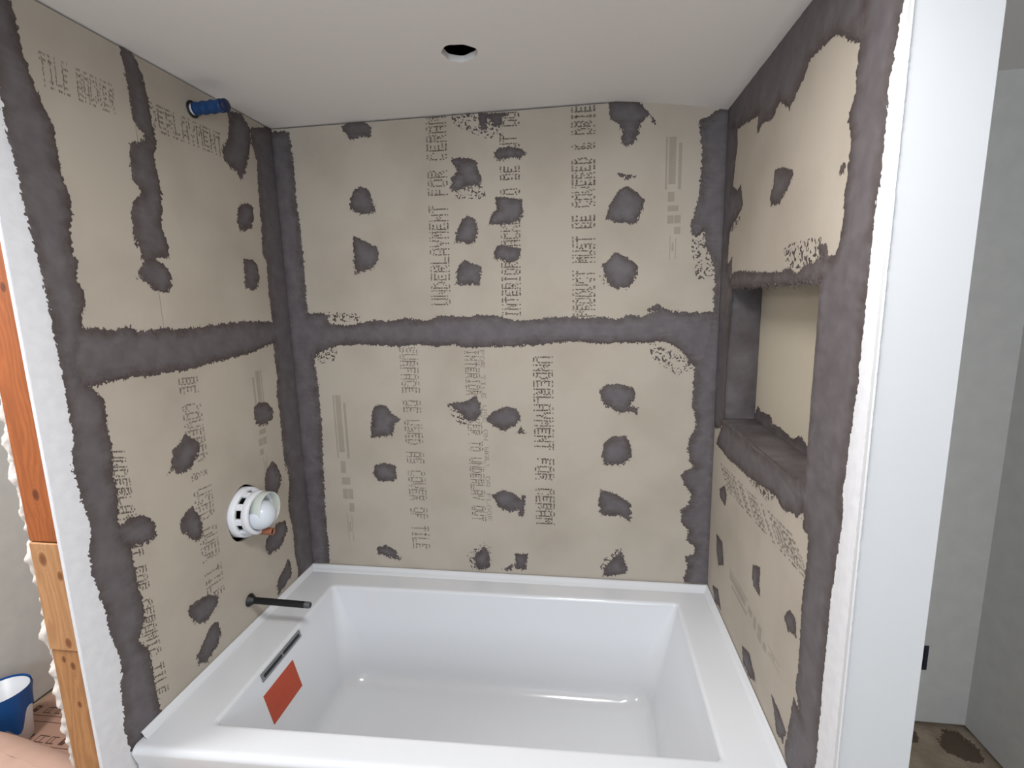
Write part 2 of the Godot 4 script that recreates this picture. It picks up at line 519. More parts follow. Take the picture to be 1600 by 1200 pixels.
func wood_image(base: Color, dark: Color, sd: int, knots: Array) -> ImageTexture:
	var n := FastNoiseLite.new()
	n.seed = sd
	n.frequency = 0.02
	var im := Image.create(96, 512, false, Image.FORMAT_RGBA8)
	for y in 512:
		for x in 96:
			var g := n.get_noise_2d(x * 2.2, y * 0.10) * 0.5 + 0.5
			var ring := 0.5 + 0.5 * sin((x * 0.16 + n.get_noise_2d(x * 0.5, y * 0.12) * 7.0) * 2.2)
			var k := 0.0
			for kn in knots:
				var d: float = Vector2((x - kn[0]) * 1.0, (y - kn[1]) * 0.8).length() / kn[2]
				k = maxf(k, 1.0 - smoothstep(0.4, 1.2, d))
				ring = lerpf(ring, 0.5 + 0.5 * sin(d * 9.0), clampf(1.6 - d * 0.6, 0.0, 1.0) * 0.6)
			im.set_pixel(x, y, base.lerp(dark, clampf(0.22 * g + 0.22 * ring + 0.85 * k, 0.0, 1.0)))
	return ImageTexture.create_from_image(im)

# one length of stud, its broad face towards the camera, grain along y
func stud(parent: Node, y0: float, y1: float, z: float, tex: Texture2D):
	var st := begin()
	var lo := Vector3(-0.089, y0, z - 0.038)
	var hi := Vector3(-0.001, y1, z)
	box(st, lo, hi, 0.002)
	var raw := done(st)
	var md := MeshDataTool.new()
	md.create_from_surface(raw, 0)
	for i in md.get_vertex_count():
		var v := md.get_vertex(i)
		md.set_vertex_uv(i, Vector2((v.x - lo.x + (v.z - hi.z)) / 0.09, (hi.y - v.y) / 0.62))
	var out := ArrayMesh.new()
	md.commit_to_surface(out)
	var m := mat(Color.WHITE, 0.7)
	m.albedo_texture = tex
	return obj("stud", out, m, parent)

func left_wall():
	var w := obj("wall_left", boxes([[Vector3(-0.09, 0.0, -0.02), Vector3(-0.0127, 0.745, END - 0.05)], [Vector3(-0.09, 0.985, -0.02), Vector3(-0.0127, H + 0.24, END - 0.05)], [Vector3(-0.09, 0.745, -0.02), Vector3(-0.0127, 0.985, 0.225)],
		[Vector3(-0.09, 0.745, 0.465), Vector3(-0.0127, 0.985, END - 0.05)], [Vector3(-0.09, 0.745, 0.225), Vector3(-0.08, 0.985, 0.465)]], 0.0), M.core)
	tag(w, "left wall of the tub alcove, printed cement boards over bare wood framing", "wall", "structure")
	M.wall_left = w
	board(w, "left", Rect2i(1, 440, 849, 983), [345, 873, 89])
	board(w, "left", Rect2i(1, 1426, 560, 710))
	board(w, "left", Rect2i(563, 1426, 287, 710))
	tag(obj("drywall_strip", boxes([[Vector3(-0.0127, 0.0, 0.851), Vector3(0.0, H + 0.2, END + 0.003)], [Vector3(-0.0127, 0.0, 0.7), Vector3(0.0, 0.439, 0.851)]], 0.003), M.compound, w), "narrow white plastered strip of drywall at the open end")
	stud(w, 1.046, H + 0.2, END - 0.004, wood_image(Color(0.71, 0.40, 0.19), Color(0.40, 0.19, 0.08), 3, [[42, 470, 9], [60, 120, 7]]))
	stud(w, 0.791, 1.044, END - 0.002, wood_image(Color(0.78, 0.59, 0.41), Color(0.50, 0.31, 0.18), 5, [[30, 30, 11], [68, 60, 8], [56, 192, 9]]))
	stud(w, 0.0, 0.789, END - 0.005, wood_image(Color(0.75, 0.55, 0.36), Color(0.46, 0.28, 0.16), 8, [[30, 18, 6], [52, 30, 7], [50, 110, 6], [40, 420, 10]]))
	# far-side drywall with a torn plaster edge
	obj("drywall_sheet", boxes([[Vector3(-0.118, 0.006, -0.35), Vector3(-0.091, H + 0.2, END - 0.03)]], 0.002), M.dull_paint, w)
	var st := begin()
	var n := 420
	var m := 9
	var g := []
	for i in n + 1:
		var y := 0.02 + (H - 0.02) * i / n
		var rowp := []
		for k in m:
			var a := PI * (k / float(m - 1)) - PI * 0.1
			var r := 0.0125 + 0.005 * fine.get_noise_2d(y * 170.0, k * 2.0) + 0.006 * soft.get_noise_2d(y * 700.0, 3.0) + 0.004 * coarse.get_noise_2d(y * 260.0, 3.0)
			var cx := -0.104 + 0.004 * soft.get_noise_2d(y * 600.0, 9.0)
			rowp.append(Vector3(cx + cos(a) * r * 1.35, y, END - 0.032 + sin(a) * r * 1.5))
		g.append(rowp)
	for i in n:
		for k in m - 1:
			face(st, [g[i][k], g[i + 1][k], g[i + 1][k + 1], g[i][k + 1]], (g[i][k] + g[i + 1][k + 1]) / 2.0 - Vector3(-0.104, g[i][k].y, END - 0.04))
	tag(obj("plaster_edge", done(st), M.plaster, w), "crumbling white torn plaster edge")

func right_wall():
	# niche opening: z 97..689 mm, y 1137..1550
	var o := 0.115
	var w := obj("wall_right", boxes([[Vector3(W + 0.0127, 0.0, -0.02), Vector3(W + o, 1.124, END - 0.012)], [Vector3(W + 0.0127, 1.552, -0.02), Vector3(W + o, H + 0.24, END - 0.012)],
		[Vector3(W + 0.0127, 1.124, -0.02), Vector3(W + o, 1.552, 0.090)], [Vector3(W + 0.0127, 1.124, 0.695), Vector3(W + o, 1.552, END - 0.012)], [Vector3(W + ND + 0.006, 1.124, 0.085), Vector3(W + o, 1.552, 0.70)]], 0.0), M.core)
	tag(w, "right wall of the tub alcove with cement boards and a recessed shelf niche", "wall", "structure")
	M.wall_right = w
	board(w, "right", Rect2i(1, 440, 849, 696))
	board(w, "right", Rect2i(1, 1549, 849, 680))
	board(w, "right", Rect2i(1, 1137, 96, 411))
	board(w, "right", Rect2i(689, 1137, 161, 411))
	tag(obj("corner_bead", boxes([[Vector3(W - 0.001, 0.0, 0.849), Vector3(W + 0.0127, H + 0.2, END - 0.0128)]], 0.003), M.compound, w), "smooth white corner strip at the wall's open end")
	tag(obj("end_panel", boxes([[Vector3(W - 0.001, 0.0, END - 0.0127), Vector3(W + o, H + 0.2, END)], [Vector3(W + o - 0.013, 0.014, 0.0), Vector3(W + o, H + 0.2, END - 0.0125)]], 0.0015), M.primer, w), "flat white drywall face of the wall's end")
	# niche lining
	var nb := board(w, "niche", Rect2i(92, 1132, 602, 422))
	nb.name = "niche_back"
	tag(obj("niche_side", boxes([[Vector3(W - 0.0035, 1.137, 0.080), Vector3(W + ND, 1.5495, 0.0985)]], 0.002), M.mortar_flat, w), "grey mortared side of the niche")
	obj("niche_side", boxes([[Vector3(W + 0.0005, 1.137, 0.688), Vector3(W + ND, 1.5495, 0.700)]], 0.002), M.mortar_flat, w)
	obj("niche_head", boxes([[Vector3(W + 0.001, 1.549, 0.09), Vector3(W + ND, 1.556, 0.696)]], 0.001), M.mortar_flat, w)
	tag(obj("niche_sill", boxes([[Vector3(W - 0.0025, 1.124, 0.095), Vector3(W + ND, 1.1385, 0.690)]], 0.005), M.mortar_flat, w), "grey mortared sill of the niche")

# ------------------------------------------------------------------ thin-set mortar
# A trowelled layer with a ragged edge on a wall: outline in wall millimetres, edge raggedness and thickness in millimetres.
# rag < 0 makes dry flecks scattered over the outline.
func mortar(wall: String, called: String, pts: PackedVector2Array, rag: float, thick: float, m: Material, lo := Vector2(-1e9, -1e9), hi := Vector2(1e9, 1e9)):
	var flecks := rag < 0.0
	var cell := 3.0
	var grow := 4.0 if flecks else rag * 1.6 + 3.0
	var a := pts[0]
	var b := pts[0]
	for p in pts:
		a = a.min(p)
		b = b.max(p)
	var small: bool = (b - a).x * (b - a).y < 40000.0
	if small: cell = 2.0
	a = (a - Vector2(grow, grow)).max(lo)
	b = (b + Vector2(grow, grow)).min(hi)
	var nx := int(ceil((b.x - a.x) / cell)) + 1
	var ny := int(ceil((b.y - a.y) / cell)) + 1
	cell = (b.x - a.x) / (nx - 1)
	var celly := (b.y - a.y) / (ny - 1)
	# signed distance on a coarse grid
	var cs := 3 if small else 4
	var cx := (nx - 1) / cs + 2
	var cy := (ny - 1) / cs + 2
	var cd := PackedFloat32Array()
	cd.resize(cx * cy)
	var np := pts.size()
	for j in cy:
		for i in cx:
			var p := Vector2(a.x + i * cs * cell, a.y + j * cs * celly)
			var best := 1e12
			var inside := false
			var q := pts[np - 1]
			for k in np:
				var s := pts[k]
				var e := s - q
				var w := p - q
				var t := clampf(w.dot(e) / maxf(e.dot(e), 1e-6), 0.0, 1.0)
				best = minf(best, (w - e * t).length_squared())
				if (s.y > p.y) != (q.y > p.y) and p.x < (q.x - s.x) * (p.y - s.y) / (q.y - s.y) + s.x: inside = not inside
				q = s
			cd[j * cx + i] = sqrt(best) * (1.0 if inside else -1.0)
	var mid_v := (a.y + b.y) / 2.0
	var bristle := 1.9 if small else 1.0      # the trowel drags a rough lower edge
	var f := PackedFloat32Array()
	f.resize(nx * ny)
	var shift: float = {"back": 0.0, "left": 3000.0, "right": 6000.0, "niche": 9000.0, "floor": 12000.0}[wall]
	for j in ny:
		var fy := float(j) / cs
		var jy := int(fy)
		fy -= jy
		for i in nx:
			var fx := float(i) / cs
			var ix := int(fx)
			fx -= ix
			var o := jy * cx + ix
			var d: float = lerpf(lerpf(cd[o], cd[o + 1], fx), lerpf(cd[o + cx], cd[o + cx + 1], fx), fy)
			if absf(d) < 25.0:
				var u := a.x + i * cell + shift
				var v := a.y + j * celly
				if flecks: d = minf(d * 0.4 + 1.0, fine.get_noise_2d(u * 0.7, v * 0.6) * 12.0 + coarse.get_noise_2d(u * 0.8, v) * 9.0 - 2.2)
				else: d += rag * (bristle if v < mid_v else 1.0) * (coarse.get_noise_2d(u, v) * 0.9 + fine.get_noise_2d(u * 1.7, v * 0.6) * 1.3)
			elif flecks:
				d = -5.0
			f[j * nx + i] = d
	# marching squares, heights from the distance to the edge
	var st := begin()
	st.set_smooth_group(0)
	var ids := PackedInt32Array()
	ids.resize(nx * ny * 3)
	ids.fill(-1)
	var count := 0
	var n := wall_normal(wall)
	var turn := wall == "left" or wall == "floor"
	for j in ny - 1:
		for i in nx - 1:
			var c := [j * nx + i, j * nx + i + 1, (j + 1) * nx + i + 1, (j + 1) * nx + i]
			var fs := [f[c[0]], f[c[1]], f[c[2]], f[c[3]]]
			if fs[0] <= 0 and fs[1] <= 0 and fs[2] <= 0 and fs[3] <= 0: continue
			var poly := []
			for k in 4:
				var k2 := (k + 1) % 4
				if fs[k] > 0.0:
					var id: int = ids[c[k] * 3]
					if id < 0:
						id = count
						ids[c[k] * 3] = id
						count += 1
						lay(st, wall, a.x + (c[k] % nx) * cell, a.y + (c[k] / nx) * celly, fs[k], thick, shift)
					poly.append(id)
				if (fs[k] > 0.0) != (fs[k2] > 0.0):
					var key: int = mini(c[k], c[k2]) * 3 + (1 if absi(c[k] - c[k2]) == 1 else 2)
					var id: int = ids[key]
					if id < 0:
						id = count
						ids[key] = id
						count += 1
						var t: float = fs[k] / (fs[k] - fs[k2])
						var x := lerpf(c[k] % nx, c[k2] % nx, t)
						var y := lerpf(c[k] / nx, c[k2] / nx, t)
						lay(st, wall, a.x + x * cell, a.y + y * celly, 0.0, thick, shift)
					poly.append(id)
			if not turn: poly.reverse()
			for k in range(1, poly.size() - 1):
				st.add_index(poly[0])
				st.add_index(poly[k])
				st.add_index(poly[k + 1])
	if count == 0: return
	st.generate_normals()
	var o := obj(called, st.commit(), m, M["floor_root"] if wall == "floor" else M["wall_right"] if wall == "niche" else M["wall_" + wall])
	if flecks: o.set_meta("kind", "stuff")

const THIN := Color(0.086, 0.067, 0.063)
const FULL := Color(0.142, 0.128, 0.134)
func lay(st: SurfaceTool, wall: String, u: float, v: float, d: float, thick: float, shift: float):
	var s := soft.get_noise_2d(u + shift, v) + 0.5 * soft.get_noise_2d(u * 0.3 + shift, v * 2.5)
	var h := 0.25 + thick * smoothstep(0.0, 9.0, d) * (0.75 + 0.35 * s) + 0.05 * minf(d, 30.0)
	var t := clampf(d / 28.0 - 0.05 + s * 0.35, 0.0, 1.0)
	st.set_color(THIN.lerp(FULL, t))
	st.add_vertex(wall_point(wall, u / 1000.0, v / 1000.0, h / 1000.0))

func poly(n: Array) -> PackedVector2Array:
	var p := PackedVector2Array()
	for i in n.size() / 2:
		p.append(Vector2(n[i * 2], n[i * 2 + 1]))
	return p

func mortar_everywhere():
	M.floor_root = get_node("floor")
	var back := [Vector2(0, 506), Vector2(1524, H * 1000 - 2)]
	var side := [Vector2(0, 440), Vector2(893, H * 1000 - 2)]
	var jamb := [Vector2(688.5, 440), Vector2(893, H * 1000 - 2)]
	var nich := [Vector2(97, 1138), Vector2(689, 1549)]
	var flo := [Vector2(1650, 0), Vector2(2410, 900)]
	mortar("left", "joint_mortar", poly([862, 2141, 808, 2111, 804, 2080, 800, 2019, 789, 1969, 777, 1935, 764, 1903, 764, 1857, 763, 1807, 755, 1767, 754, 1732, 766, 1691, 766, 1652, 768, 1651, 760, 1630, 769, 1589, 756, 1571, 758, 1544, 773, 1512, 773, 1489, 780, 1438, 792, 1374, 775, 1359, 751, 1323, 756, 1264, 752, 1228, 754, 1187, 761, 1144, 755, 1117, 765, 1035, 746, 965, 744, 887, 737, 797, 738, 768, 764, 729, 759, 711, 740, 688, 741, 614, 740, 551, 735, 500, 744, 488, 754, 466, 794, 443, 821, 445, 841, 492, 843, 554, 834, 597, 840, 555, 833, 656, 822, 681, 821, 723, 836, 796, 838, 838, 853, 952, 851, 1014, 836, 1050, 846, 1128, 855, 1209, 838, 1262, 840, 1332, 839, 1422, 842, 1471, 842, 1531, 845, 1594, 851, 1672, 849, 1640, 856, 1735, 859, 1823, 865, 1870]), 5.4, 2.2, M.mortar, side[0], side[1])
	mortar("left", "joint_mortar", poly([800, 1490, 748, 1490, 729, 1486, 709, 1480, 687, 1484, 664, 1490, 648, 1482, 644, 1471, 606, 1479, 588, 1473, 567, 1480, 521, 1472, 468, 1474, 404, 1477, 333, 1480, 244, 1483, 135, 1478, 38, 1463, 38, 1385, 100, 1398, 173, 1390, 209, 1379, 313, 1373, 405, 1368, 488, 1360, 540, 1359, 587, 1363, 633, 1359, 662, 1366, 702, 1364, 729, 1364, 745, 1364, 775, 1359, 799, 1361, 824, 1425]), 6.75, 2.5, M.mortar, side[0], side[1])
	mortar("left", "joint_mortar", poly([-15, 2141, 15, 2141, 118, 2104, 116, 2053, 97, 2005, 108, 1907, 109, 1804, 120, 1705, 101, 1678, 108, 1569, 103, 1488, 112, 1399, 112, 1331, 108, 1277, 124, 1218, 116, 1154, 119, 1060, 118, 955, 113, 904, 106, 955, 102, 881, 124, 797, 109, 684, 114, 600, 101, 521, 117, 503, 60, 470, -15, 470]), 5.4, 2.8, M.mortar, side[0], side[1])
	mortar("left", "joint_mortar", poly([579, 2137, 571, 2088, 570, 2046, 569, 2018, 569, 1980, 554, 1965, 533, 1947, 588, 1919, 594, 1867, 594, 1832, 580, 1828, 574, 1812, 604, 1777, 613, 1755, 611, 1716, 614, 1681, 607, 1692, 599, 1667, 598, 1644, 564, 1647, 544, 1659, 514, 1659, 513, 1702, 521, 1717, 526, 1743, 518, 1771, 512, 1825, 516, 1860, 520, 1916, 509, 1924, 506, 1955, 511, 1984, 515, 2038, 517, 2076, 529, 2115, 545, 2141]), 5.4, 2, M.mortar, side[0], side[1])
	mortar("left", "mortar_patch", poly([597, 1642, 577, 1651, 552, 1650, 528, 1636, 514, 1615, 523, 1581, 539, 1567, 571, 1572, 594, 1590, 618, 1604, 609, 1625]), 4.55, 2, M.mortar, side[0], side[1])
	mortar("left", "mortar_patch", poly([224, 2122, 154, 2137, 118, 2104, 119, 2065, 140, 2007, 163, 1962, 190, 1926, 205, 1951, 234, 1951, 259, 1969, 263, 1998, 228, 2045, 215, 2092]), 4.55, 2, M.mortar, side[0], side[1])
	mortar("left", "mortar_patch", poly([220, 1833, 202, 1852, 170, 1862, 145, 1853, 145, 1819, 162, 1783, 195, 1771, 221, 1768, 232, 1792]), 4.55, 2, M.mortar, side[0], side[1])
	mortar("left", "mortar_patch", poly([221, 1679, 179, 1682, 154, 1667, 150, 1625, 167, 1589, 185, 1581, 227, 1588, 224, 1635]), 4.55, 2, M.mortar, side[0], side[1])
	mortar("left", "mortar_patch", poly([250, 1199, 221, 1211, 182, 1203, 151, 1170, 159, 1141, 195, 1127, 239, 1134, 255, 1160]), 4.55, 2, M.mortar, side[0], side[1])
	mortar("left", "mortar_patch", poly([543, 1187, 494, 1150, 500, 1131, 509, 1113, 529, 1101, 540, 1088, 557, 1085, 574, 1084, 589, 1092, 592, 1106, 614, 1099, 601, 1114, 598, 1131, 590, 1141, 592, 1157, 568, 1166]), 4.55, 2, M.mortar, side[0], side[1])
	mortar("left", "mortar_patch", poly([551, 986, 530, 940, 525, 906, 536, 874, 559, 882, 583, 910, 602, 935, 598, 957, 582, 972]), 4.55, 2, M.mortar, side[0], side[1])
	mortar("left", "mortar_patch", poly([778, 1021, 741, 1034, 706, 1028, 682, 1009, 670, 983, 675, 956, 696, 949, 725, 957, 746, 963, 780, 969]), 4.55, 2, M.mortar, side[0], side[1])
	mortar("left", "mortar_patch", poly([607, 713, 578, 714, 539, 706, 500, 677, 510, 653, 540, 638, 561, 632, 589, 648, 608, 678, 614, 702]), 4.55, 2, M.mortar, side[0], side[1])
	mortar("left", "mortar_patch", poly([544, 611, 518, 606, 509, 564, 524, 540, 547, 531, 571, 515, 604, 533, 606, 560, 581, 579, 563, 595]), 4.55, 2, M.mortar, side[0], side[1])
	mortar("left", "mortar_patch", poly([183, 995, 157, 958, 143, 916, 160, 891, 191, 852, 237, 901, 237, 946, 221, 975]), 4.55, 2, M.mortar, side[0], side[1])
	mortar("left", "mortar_patch", poly([201, 768, 149, 754, 139, 711, 168, 693, 189, 671, 221, 672, 260, 678, 273, 715, 261, 740, 216, 749]), 4.55, 2, M.mortar, side[0], side[1])
	mortar("left", "mortar_patch", poly([156, 610, 144, 575, 147, 532, 179, 524, 233, 508, 235, 547, 214, 572, 187, 583]), 4.55, 2, M.mortar, side[0], side[1])
	mortar("back", "joint_mortar", poly([-15, 2133, 68, 2127, 72, 2054, 75, 1968, 71, 1889, 77, 1824, 78, 1712, 78, 1637, 75, 1561, 76, 1499, 149, 1501, 160, 1454, 150, 1372, 92, 1344, 85, 1316, 92, 1252, 91, 1153, 92, 1070, 84, 942, 81, 856, 73, 723, 74, 633, 75, 542, 71, 504, 95, 470, -15, 470]), 6.075, 2.6, M.mortar, back[0], back[1])
	mortar("back", "joint_mortar", poly([39, 1499, 148, 1496, 162, 1458, 236, 1453, 286, 1464, 336, 1470, 400, 1465, 449, 1476, 496, 1467, 543, 1467, 567, 1481, 622, 1480, 668, 1475, 722, 1482, 783, 1477, 835, 1461, 887, 1460, 932, 1463, 983, 1469, 1049, 1468, 1092, 1464, 1142, 1466, 1199, 1458, 1234, 1472, 1269, 1464, 1311, 1477, 1338, 1498, 1365, 1483, 1427, 1475, 1515, 1477, 1522, 1419, 1513, 1296, 1447, 1293, 1423, 1328, 1393, 1359, 1347, 1381, 1295, 1376, 1227, 1377, 1134, 1374, 1057, 1383, 978, 1380, 898, 1381, 849, 1365, 982, 1378, 901, 1379, 848, 1368, 779, 1369, 710, 1366, 664, 1366, 625, 1378, 570, 1371, 491, 1380, 426, 1373, 329, 1378, 263, 1382, 180, 1379, 136, 1364, 49, 1345]), 6.075, 2.2, M.mortar, back[0], back[1])
	mortar("back", "joint_mortar", poly([1432, 2063, 1443, 2031, 1449, 1968, 1448, 1905, 1444, 1841, 1430, 1783, 1421, 1744, 1429, 1720, 1445, 1716, 1468, 1735, 1469, 1689, 1494, 1641, 1503, 1593, 1503, 1525, 1504, 1480, 1466, 1374, 1450, 1297, 1449, 1226, 1448, 1155, 1461, 1115, 1462, 1082, 1444, 1050, 1438, 1008, 1447, 959, 1467, 943, 1418, 921, 1427, 883, 1455, 842, 1449, 807, 1422, 781, 1428, 729, 1452, 704, 1445, 668, 1474, 643, 1475, 617, 1440, 606, 1453, 571, 1439, 507, 1440, 460, 1540, 460, 1540, 2141, 1500, 2101, 1470, 2078]), 6.075, 2.6, M.mortar, back[0], back[1])
	mortar("back", "mortar_patch", poly([257, 2128, 285, 2140, 346, 2139, 368, 2120, 362, 2090, 320, 2090, 288, 2081, 275, 2106]), 4.55, 2, M.mortar, back[0], back[1])
	mortar("back", "mortar_patch", poly([290, 1921, 315, 1932, 345, 1918, 354, 1883, 364, 1843, 331, 1837, 300, 1841, 269, 1858, 272, 1890]), 4.55, 2, M.mortar, back[0], back[1])
	mortar("back", "mortar_patch", poly([274, 1768, 309, 1752, 362, 1724, 363, 1687, 341, 1655, 308, 1645, 271, 1637, 271, 1705]), 4.55, 2, M.mortar, back[0], back[1])
	mortar("back", "mortar_patch", poly([642, 2003, 704, 2001, 729, 1986, 732, 1962, 745, 1931, 733, 1911, 693, 1914, 670, 1901, 633, 1900, 639, 1937, 662, 1963, 645, 1984]), 4.55, 2, M.mortar, back[0], back[1])
	mortar("back", "mortar_patch", poly([787, 2009, 802, 2025, 841, 2029, 876, 2020, 896, 2006, 883, 1990, 848, 1992, 826, 1987, 797, 1989]), 4.55, 2, M.mortar, back[0], back[1])
	mortar("back", "mortar_patch", poly([787, 1871, 830, 1869, 877, 1860, 882, 1822, 872, 1795, 835, 1783, 762, 1781, 770, 1813, 793, 1833]), 4.55, 2, M.mortar, back[0], back[1])
	mortar("back", "mortar_patch", poly([641, 1731, 654, 1777, 674, 1807, 693, 1818, 718, 1802, 725, 1767, 716, 1732, 693, 1719, 682, 1727]), 4.55, 2, M.mortar, back[0], back[1])
	mortar("back", "mortar_patch", poly([644, 1641, 676, 1673, 698, 1658, 735, 1646, 730, 1610, 722, 1585, 642, 1587]), 4.55, 2, M.mortar, back[0], back[1])
	mortar("back", "mortar_patch", poly([778, 1694, 797, 1718, 833, 1710, 870, 1701, 869, 1670, 839, 1655, 803, 1665, 781, 1669]), 4.55, 2, M.mortar, back[0], back[1])
	mortar("back", "mortar_patch", poly([1158, 2145, 1204, 2141, 1256, 2133, 1290, 2092, 1261, 2072, 1252, 2038, 1242, 2013, 1219, 2003, 1199, 2013, 1205, 2044, 1192, 2073, 1165, 2088]), 4.55, 2, M.mortar, back[0], back[1])
	mortar("back", "mortar_patch", poly([1190, 1927, 1220, 1919, 1249, 1912, 1224, 1905, 1197, 1913]), 4.55, 2, M.mortar, back[0], back[1])
	mortar("back", "mortar_patch", poly([1194, 1873, 1221, 1885, 1241, 1871, 1279, 1839, 1266, 1797, 1246, 1765, 1216, 1769, 1181, 1774, 1152, 1786, 1164, 1822]), 4.55, 2, M.mortar, back[0], back[1])
	mortar("back", "mortar_patch", poly([1141, 1639, 1162, 1649, 1182, 1679, 1217, 1664, 1259, 1635, 1259, 1608, 1233, 1563, 1191, 1558, 1163, 1576, 1152, 1604]), 4.55, 2, M.mortar, back[0], back[1])
	mortar("back", "mortar_patch", poly([1289, 2089, 1297, 2085, 1308, 2064, 1294, 2071]), 4.55, 2, M.mortar, back[0], back[1])
	mortar("back", "mortar_patch", poly([299, 1138, 321, 1159, 354, 1155, 377, 1122, 407, 1102, 383, 1082, 372, 1040, 320, 1031, 285, 1032, 291, 1089]), 4.55, 2, M.mortar, back[0], back[1])
	mortar("back", "mortar_patch", poly([291, 921, 330, 931, 376, 923, 379, 873, 359, 857, 299, 857, 287, 887]), 4.55, 2, M.mortar, back[0], back[1])
	mortar("back", "mortar_patch", poly([596, 1164, 660, 1172, 696, 1192, 711, 1165, 717, 1125, 693, 1101, 661, 1101, 638, 1125, 607, 1148]), 4.55, 2, M.mortar, back[0], back[1])
	mortar("back", "mortar_patch", poly([733, 1109, 757, 1133, 804, 1153, 843, 1146, 859, 1119, 845, 1087, 794, 1061, 767, 1078, 740, 1094]), 4.55, 2, M.mortar, back[0], back[1])
	mortar("back", "mortar_patch", poly([743, 816, 788, 838, 828, 827, 855, 799, 857, 820, 870, 820, 868, 787, 862, 732, 846, 736, 842, 761, 810, 751, 770, 766]), 4.55, 2, M.mortar, back[0], back[1])
	mortar("back", "mortar_patch", poly([826, 585, 875, 587, 866, 522, 825, 521]), 4.55, 2, M.mortar, back[0], back[1])
	mortar("back", "mortar_patch", poly([778, 515, 817, 545, 806, 513]), 4.55, 2, M.mortar, back[0], back[1])
	mortar("back", "mortar_patch", poly([669, 568, 708, 609, 727, 575, 726, 518, 680, 511, 668, 537]), 4.55, 2, M.mortar, back[0], back[1])
	mortar("back", "mortar_patch", poly([278, 584, 316, 595, 362, 570, 356, 547, 373, 544, 371, 530, 321, 545, 278, 557]), 4.55, 2, M.mortar, back[0], back[1])
	mortar("back", "mortar_patch", poly([855, 1081, 876, 1054, 845, 1054]), 4.55, 2, M.mortar, back[0], back[1])
	mortar("back", "mortar_patch", poly([1135, 1210, 1159, 1234, 1205, 1236, 1252, 1222, 1262, 1194, 1242, 1158, 1269, 1147, 1265, 1131, 1238, 1137, 1203, 1133, 1151, 1161]), 4.55, 2, M.mortar, back[0], back[1])
	mortar("back", "mortar_patch", poly([1152, 1020, 1176, 1046, 1231, 1051, 1248, 1005, 1248, 971, 1217, 945, 1153, 942, 1146, 986]), 4.55, 2, M.mortar, back[0], back[1])
	mortar("back", "mortar_patch", poly([1134, 796, 1141, 849, 1194, 837, 1251, 800, 1248, 730, 1211, 751, 1146, 752]), 4.55, 2, M.mortar, back[0], back[1])
	mortar("back", "mortar_patch", poly([1156, 550, 1181, 574, 1213, 612, 1247, 542, 1223, 522, 1156, 511]), 4.55, 2, M.mortar, back[0], back[1])
	mortar("back", "mortar_patch", poly([1290, 1480, 1303, 1495, 1330, 1508, 1352, 1480]), 4.55, 2, M.mortar, back[0], back[1])
	mortar("back", "mortar_patch", poly([738, 2137, 840, 2130, 840, 2122, 815, 2120, 820, 2093, 788, 2092, 783, 2110, 769, 2119, 765, 2087, 747, 2081, 740, 2105]), 4.55, 2, M.mortar, back[0], back[1])
	mortar("back", "mortar_speckle", poly([637, 2145, 741, 2137, 801, 2100, 821, 2066, 771, 2057, 714, 2080, 657, 2110]), -1, 1, M.mortar, back[0], back[1])
	mortar("back", "mortar_speckle", poly([634, 1906, 745, 1918, 754, 1869, 662, 1874]), -1, 1, M.mortar, back[0], back[1])
	mortar("back", "mortar_speckle", poly([1425, 1717, 1463, 1762, 1475, 1715, 1501, 1641, 1503, 1600, 1451, 1571, 1438, 1629]), -1, 1, M.mortar, back[0], back[1])
	mortar("back", "mortar_speckle", poly([1302, 1376, 1423, 1328, 1447, 1293, 1396, 1262, 1311, 1329]), -1, 1, M.mortar, back[0], back[1])
	mortar("back", "mortar_speckle", poly([588, 1168, 638, 1133, 677, 1093, 636, 1076, 598, 1132]), -1, 1, M.mortar, back[0], back[1])
	mortar("back", "mortar_speckle", poly([640, 571, 708, 623, 740, 594, 662, 501]), -1, 1, M.mortar, back[0], back[1])
	mortar("back", "mortar_speckle", poly([1139, 563, 1213, 630, 1238, 568, 1156, 518]), -1, 1, M.mortar, back[0], back[1])
	mortar("back", "mortar_speckle", poly([1134, 1605, 1163, 1569, 1233, 1553, 1148, 1569]), -1, 1, M.mortar, back[0], back[1])
	mortar("back", "mortar_speckle", poly([89, 1356, 188, 1375, 158, 1320, 93, 1312]), -1, 1, M.mortar, back[0], back[1])
	mortar("back", "mortar_speckle", poly([149, 1501, 280, 1494, 270, 1468, 154, 1466]), -1, 1, M.mortar, back[0], back[1])
	mortar("right", "joint_mortar", poly([-15, 2141, -7, 2022, 121, 2001, 200, 1989, 279, 1979, 270, 1934, 316, 1951, 370, 1936, 420, 1960, 482, 1924, 508, 1939, 556, 1967, 559, 1982, 611, 1983, 678, 1978, 713, 1951, 759, 1924, 775, 1900, 775, 2141]), 5.4, 2.3, M.mortar, side[0], side[1])
	mortar("right", "joint_mortar", poly([-15, 2081, 98, 2014, 108, 1956, 94, 1911, 82, 1850, 129, 1828, 158, 1840, 189, 1774, 142, 1751, 101, 1738, 71, 1716, 64, 1616, 113, 1646, 112, 1592, 93, 1581, 129, 1553, 105, 1314, 112, 1140, 70, 1100, -15, 1080]), 4.05, 2.6, M.mortar, side[0], side[1])
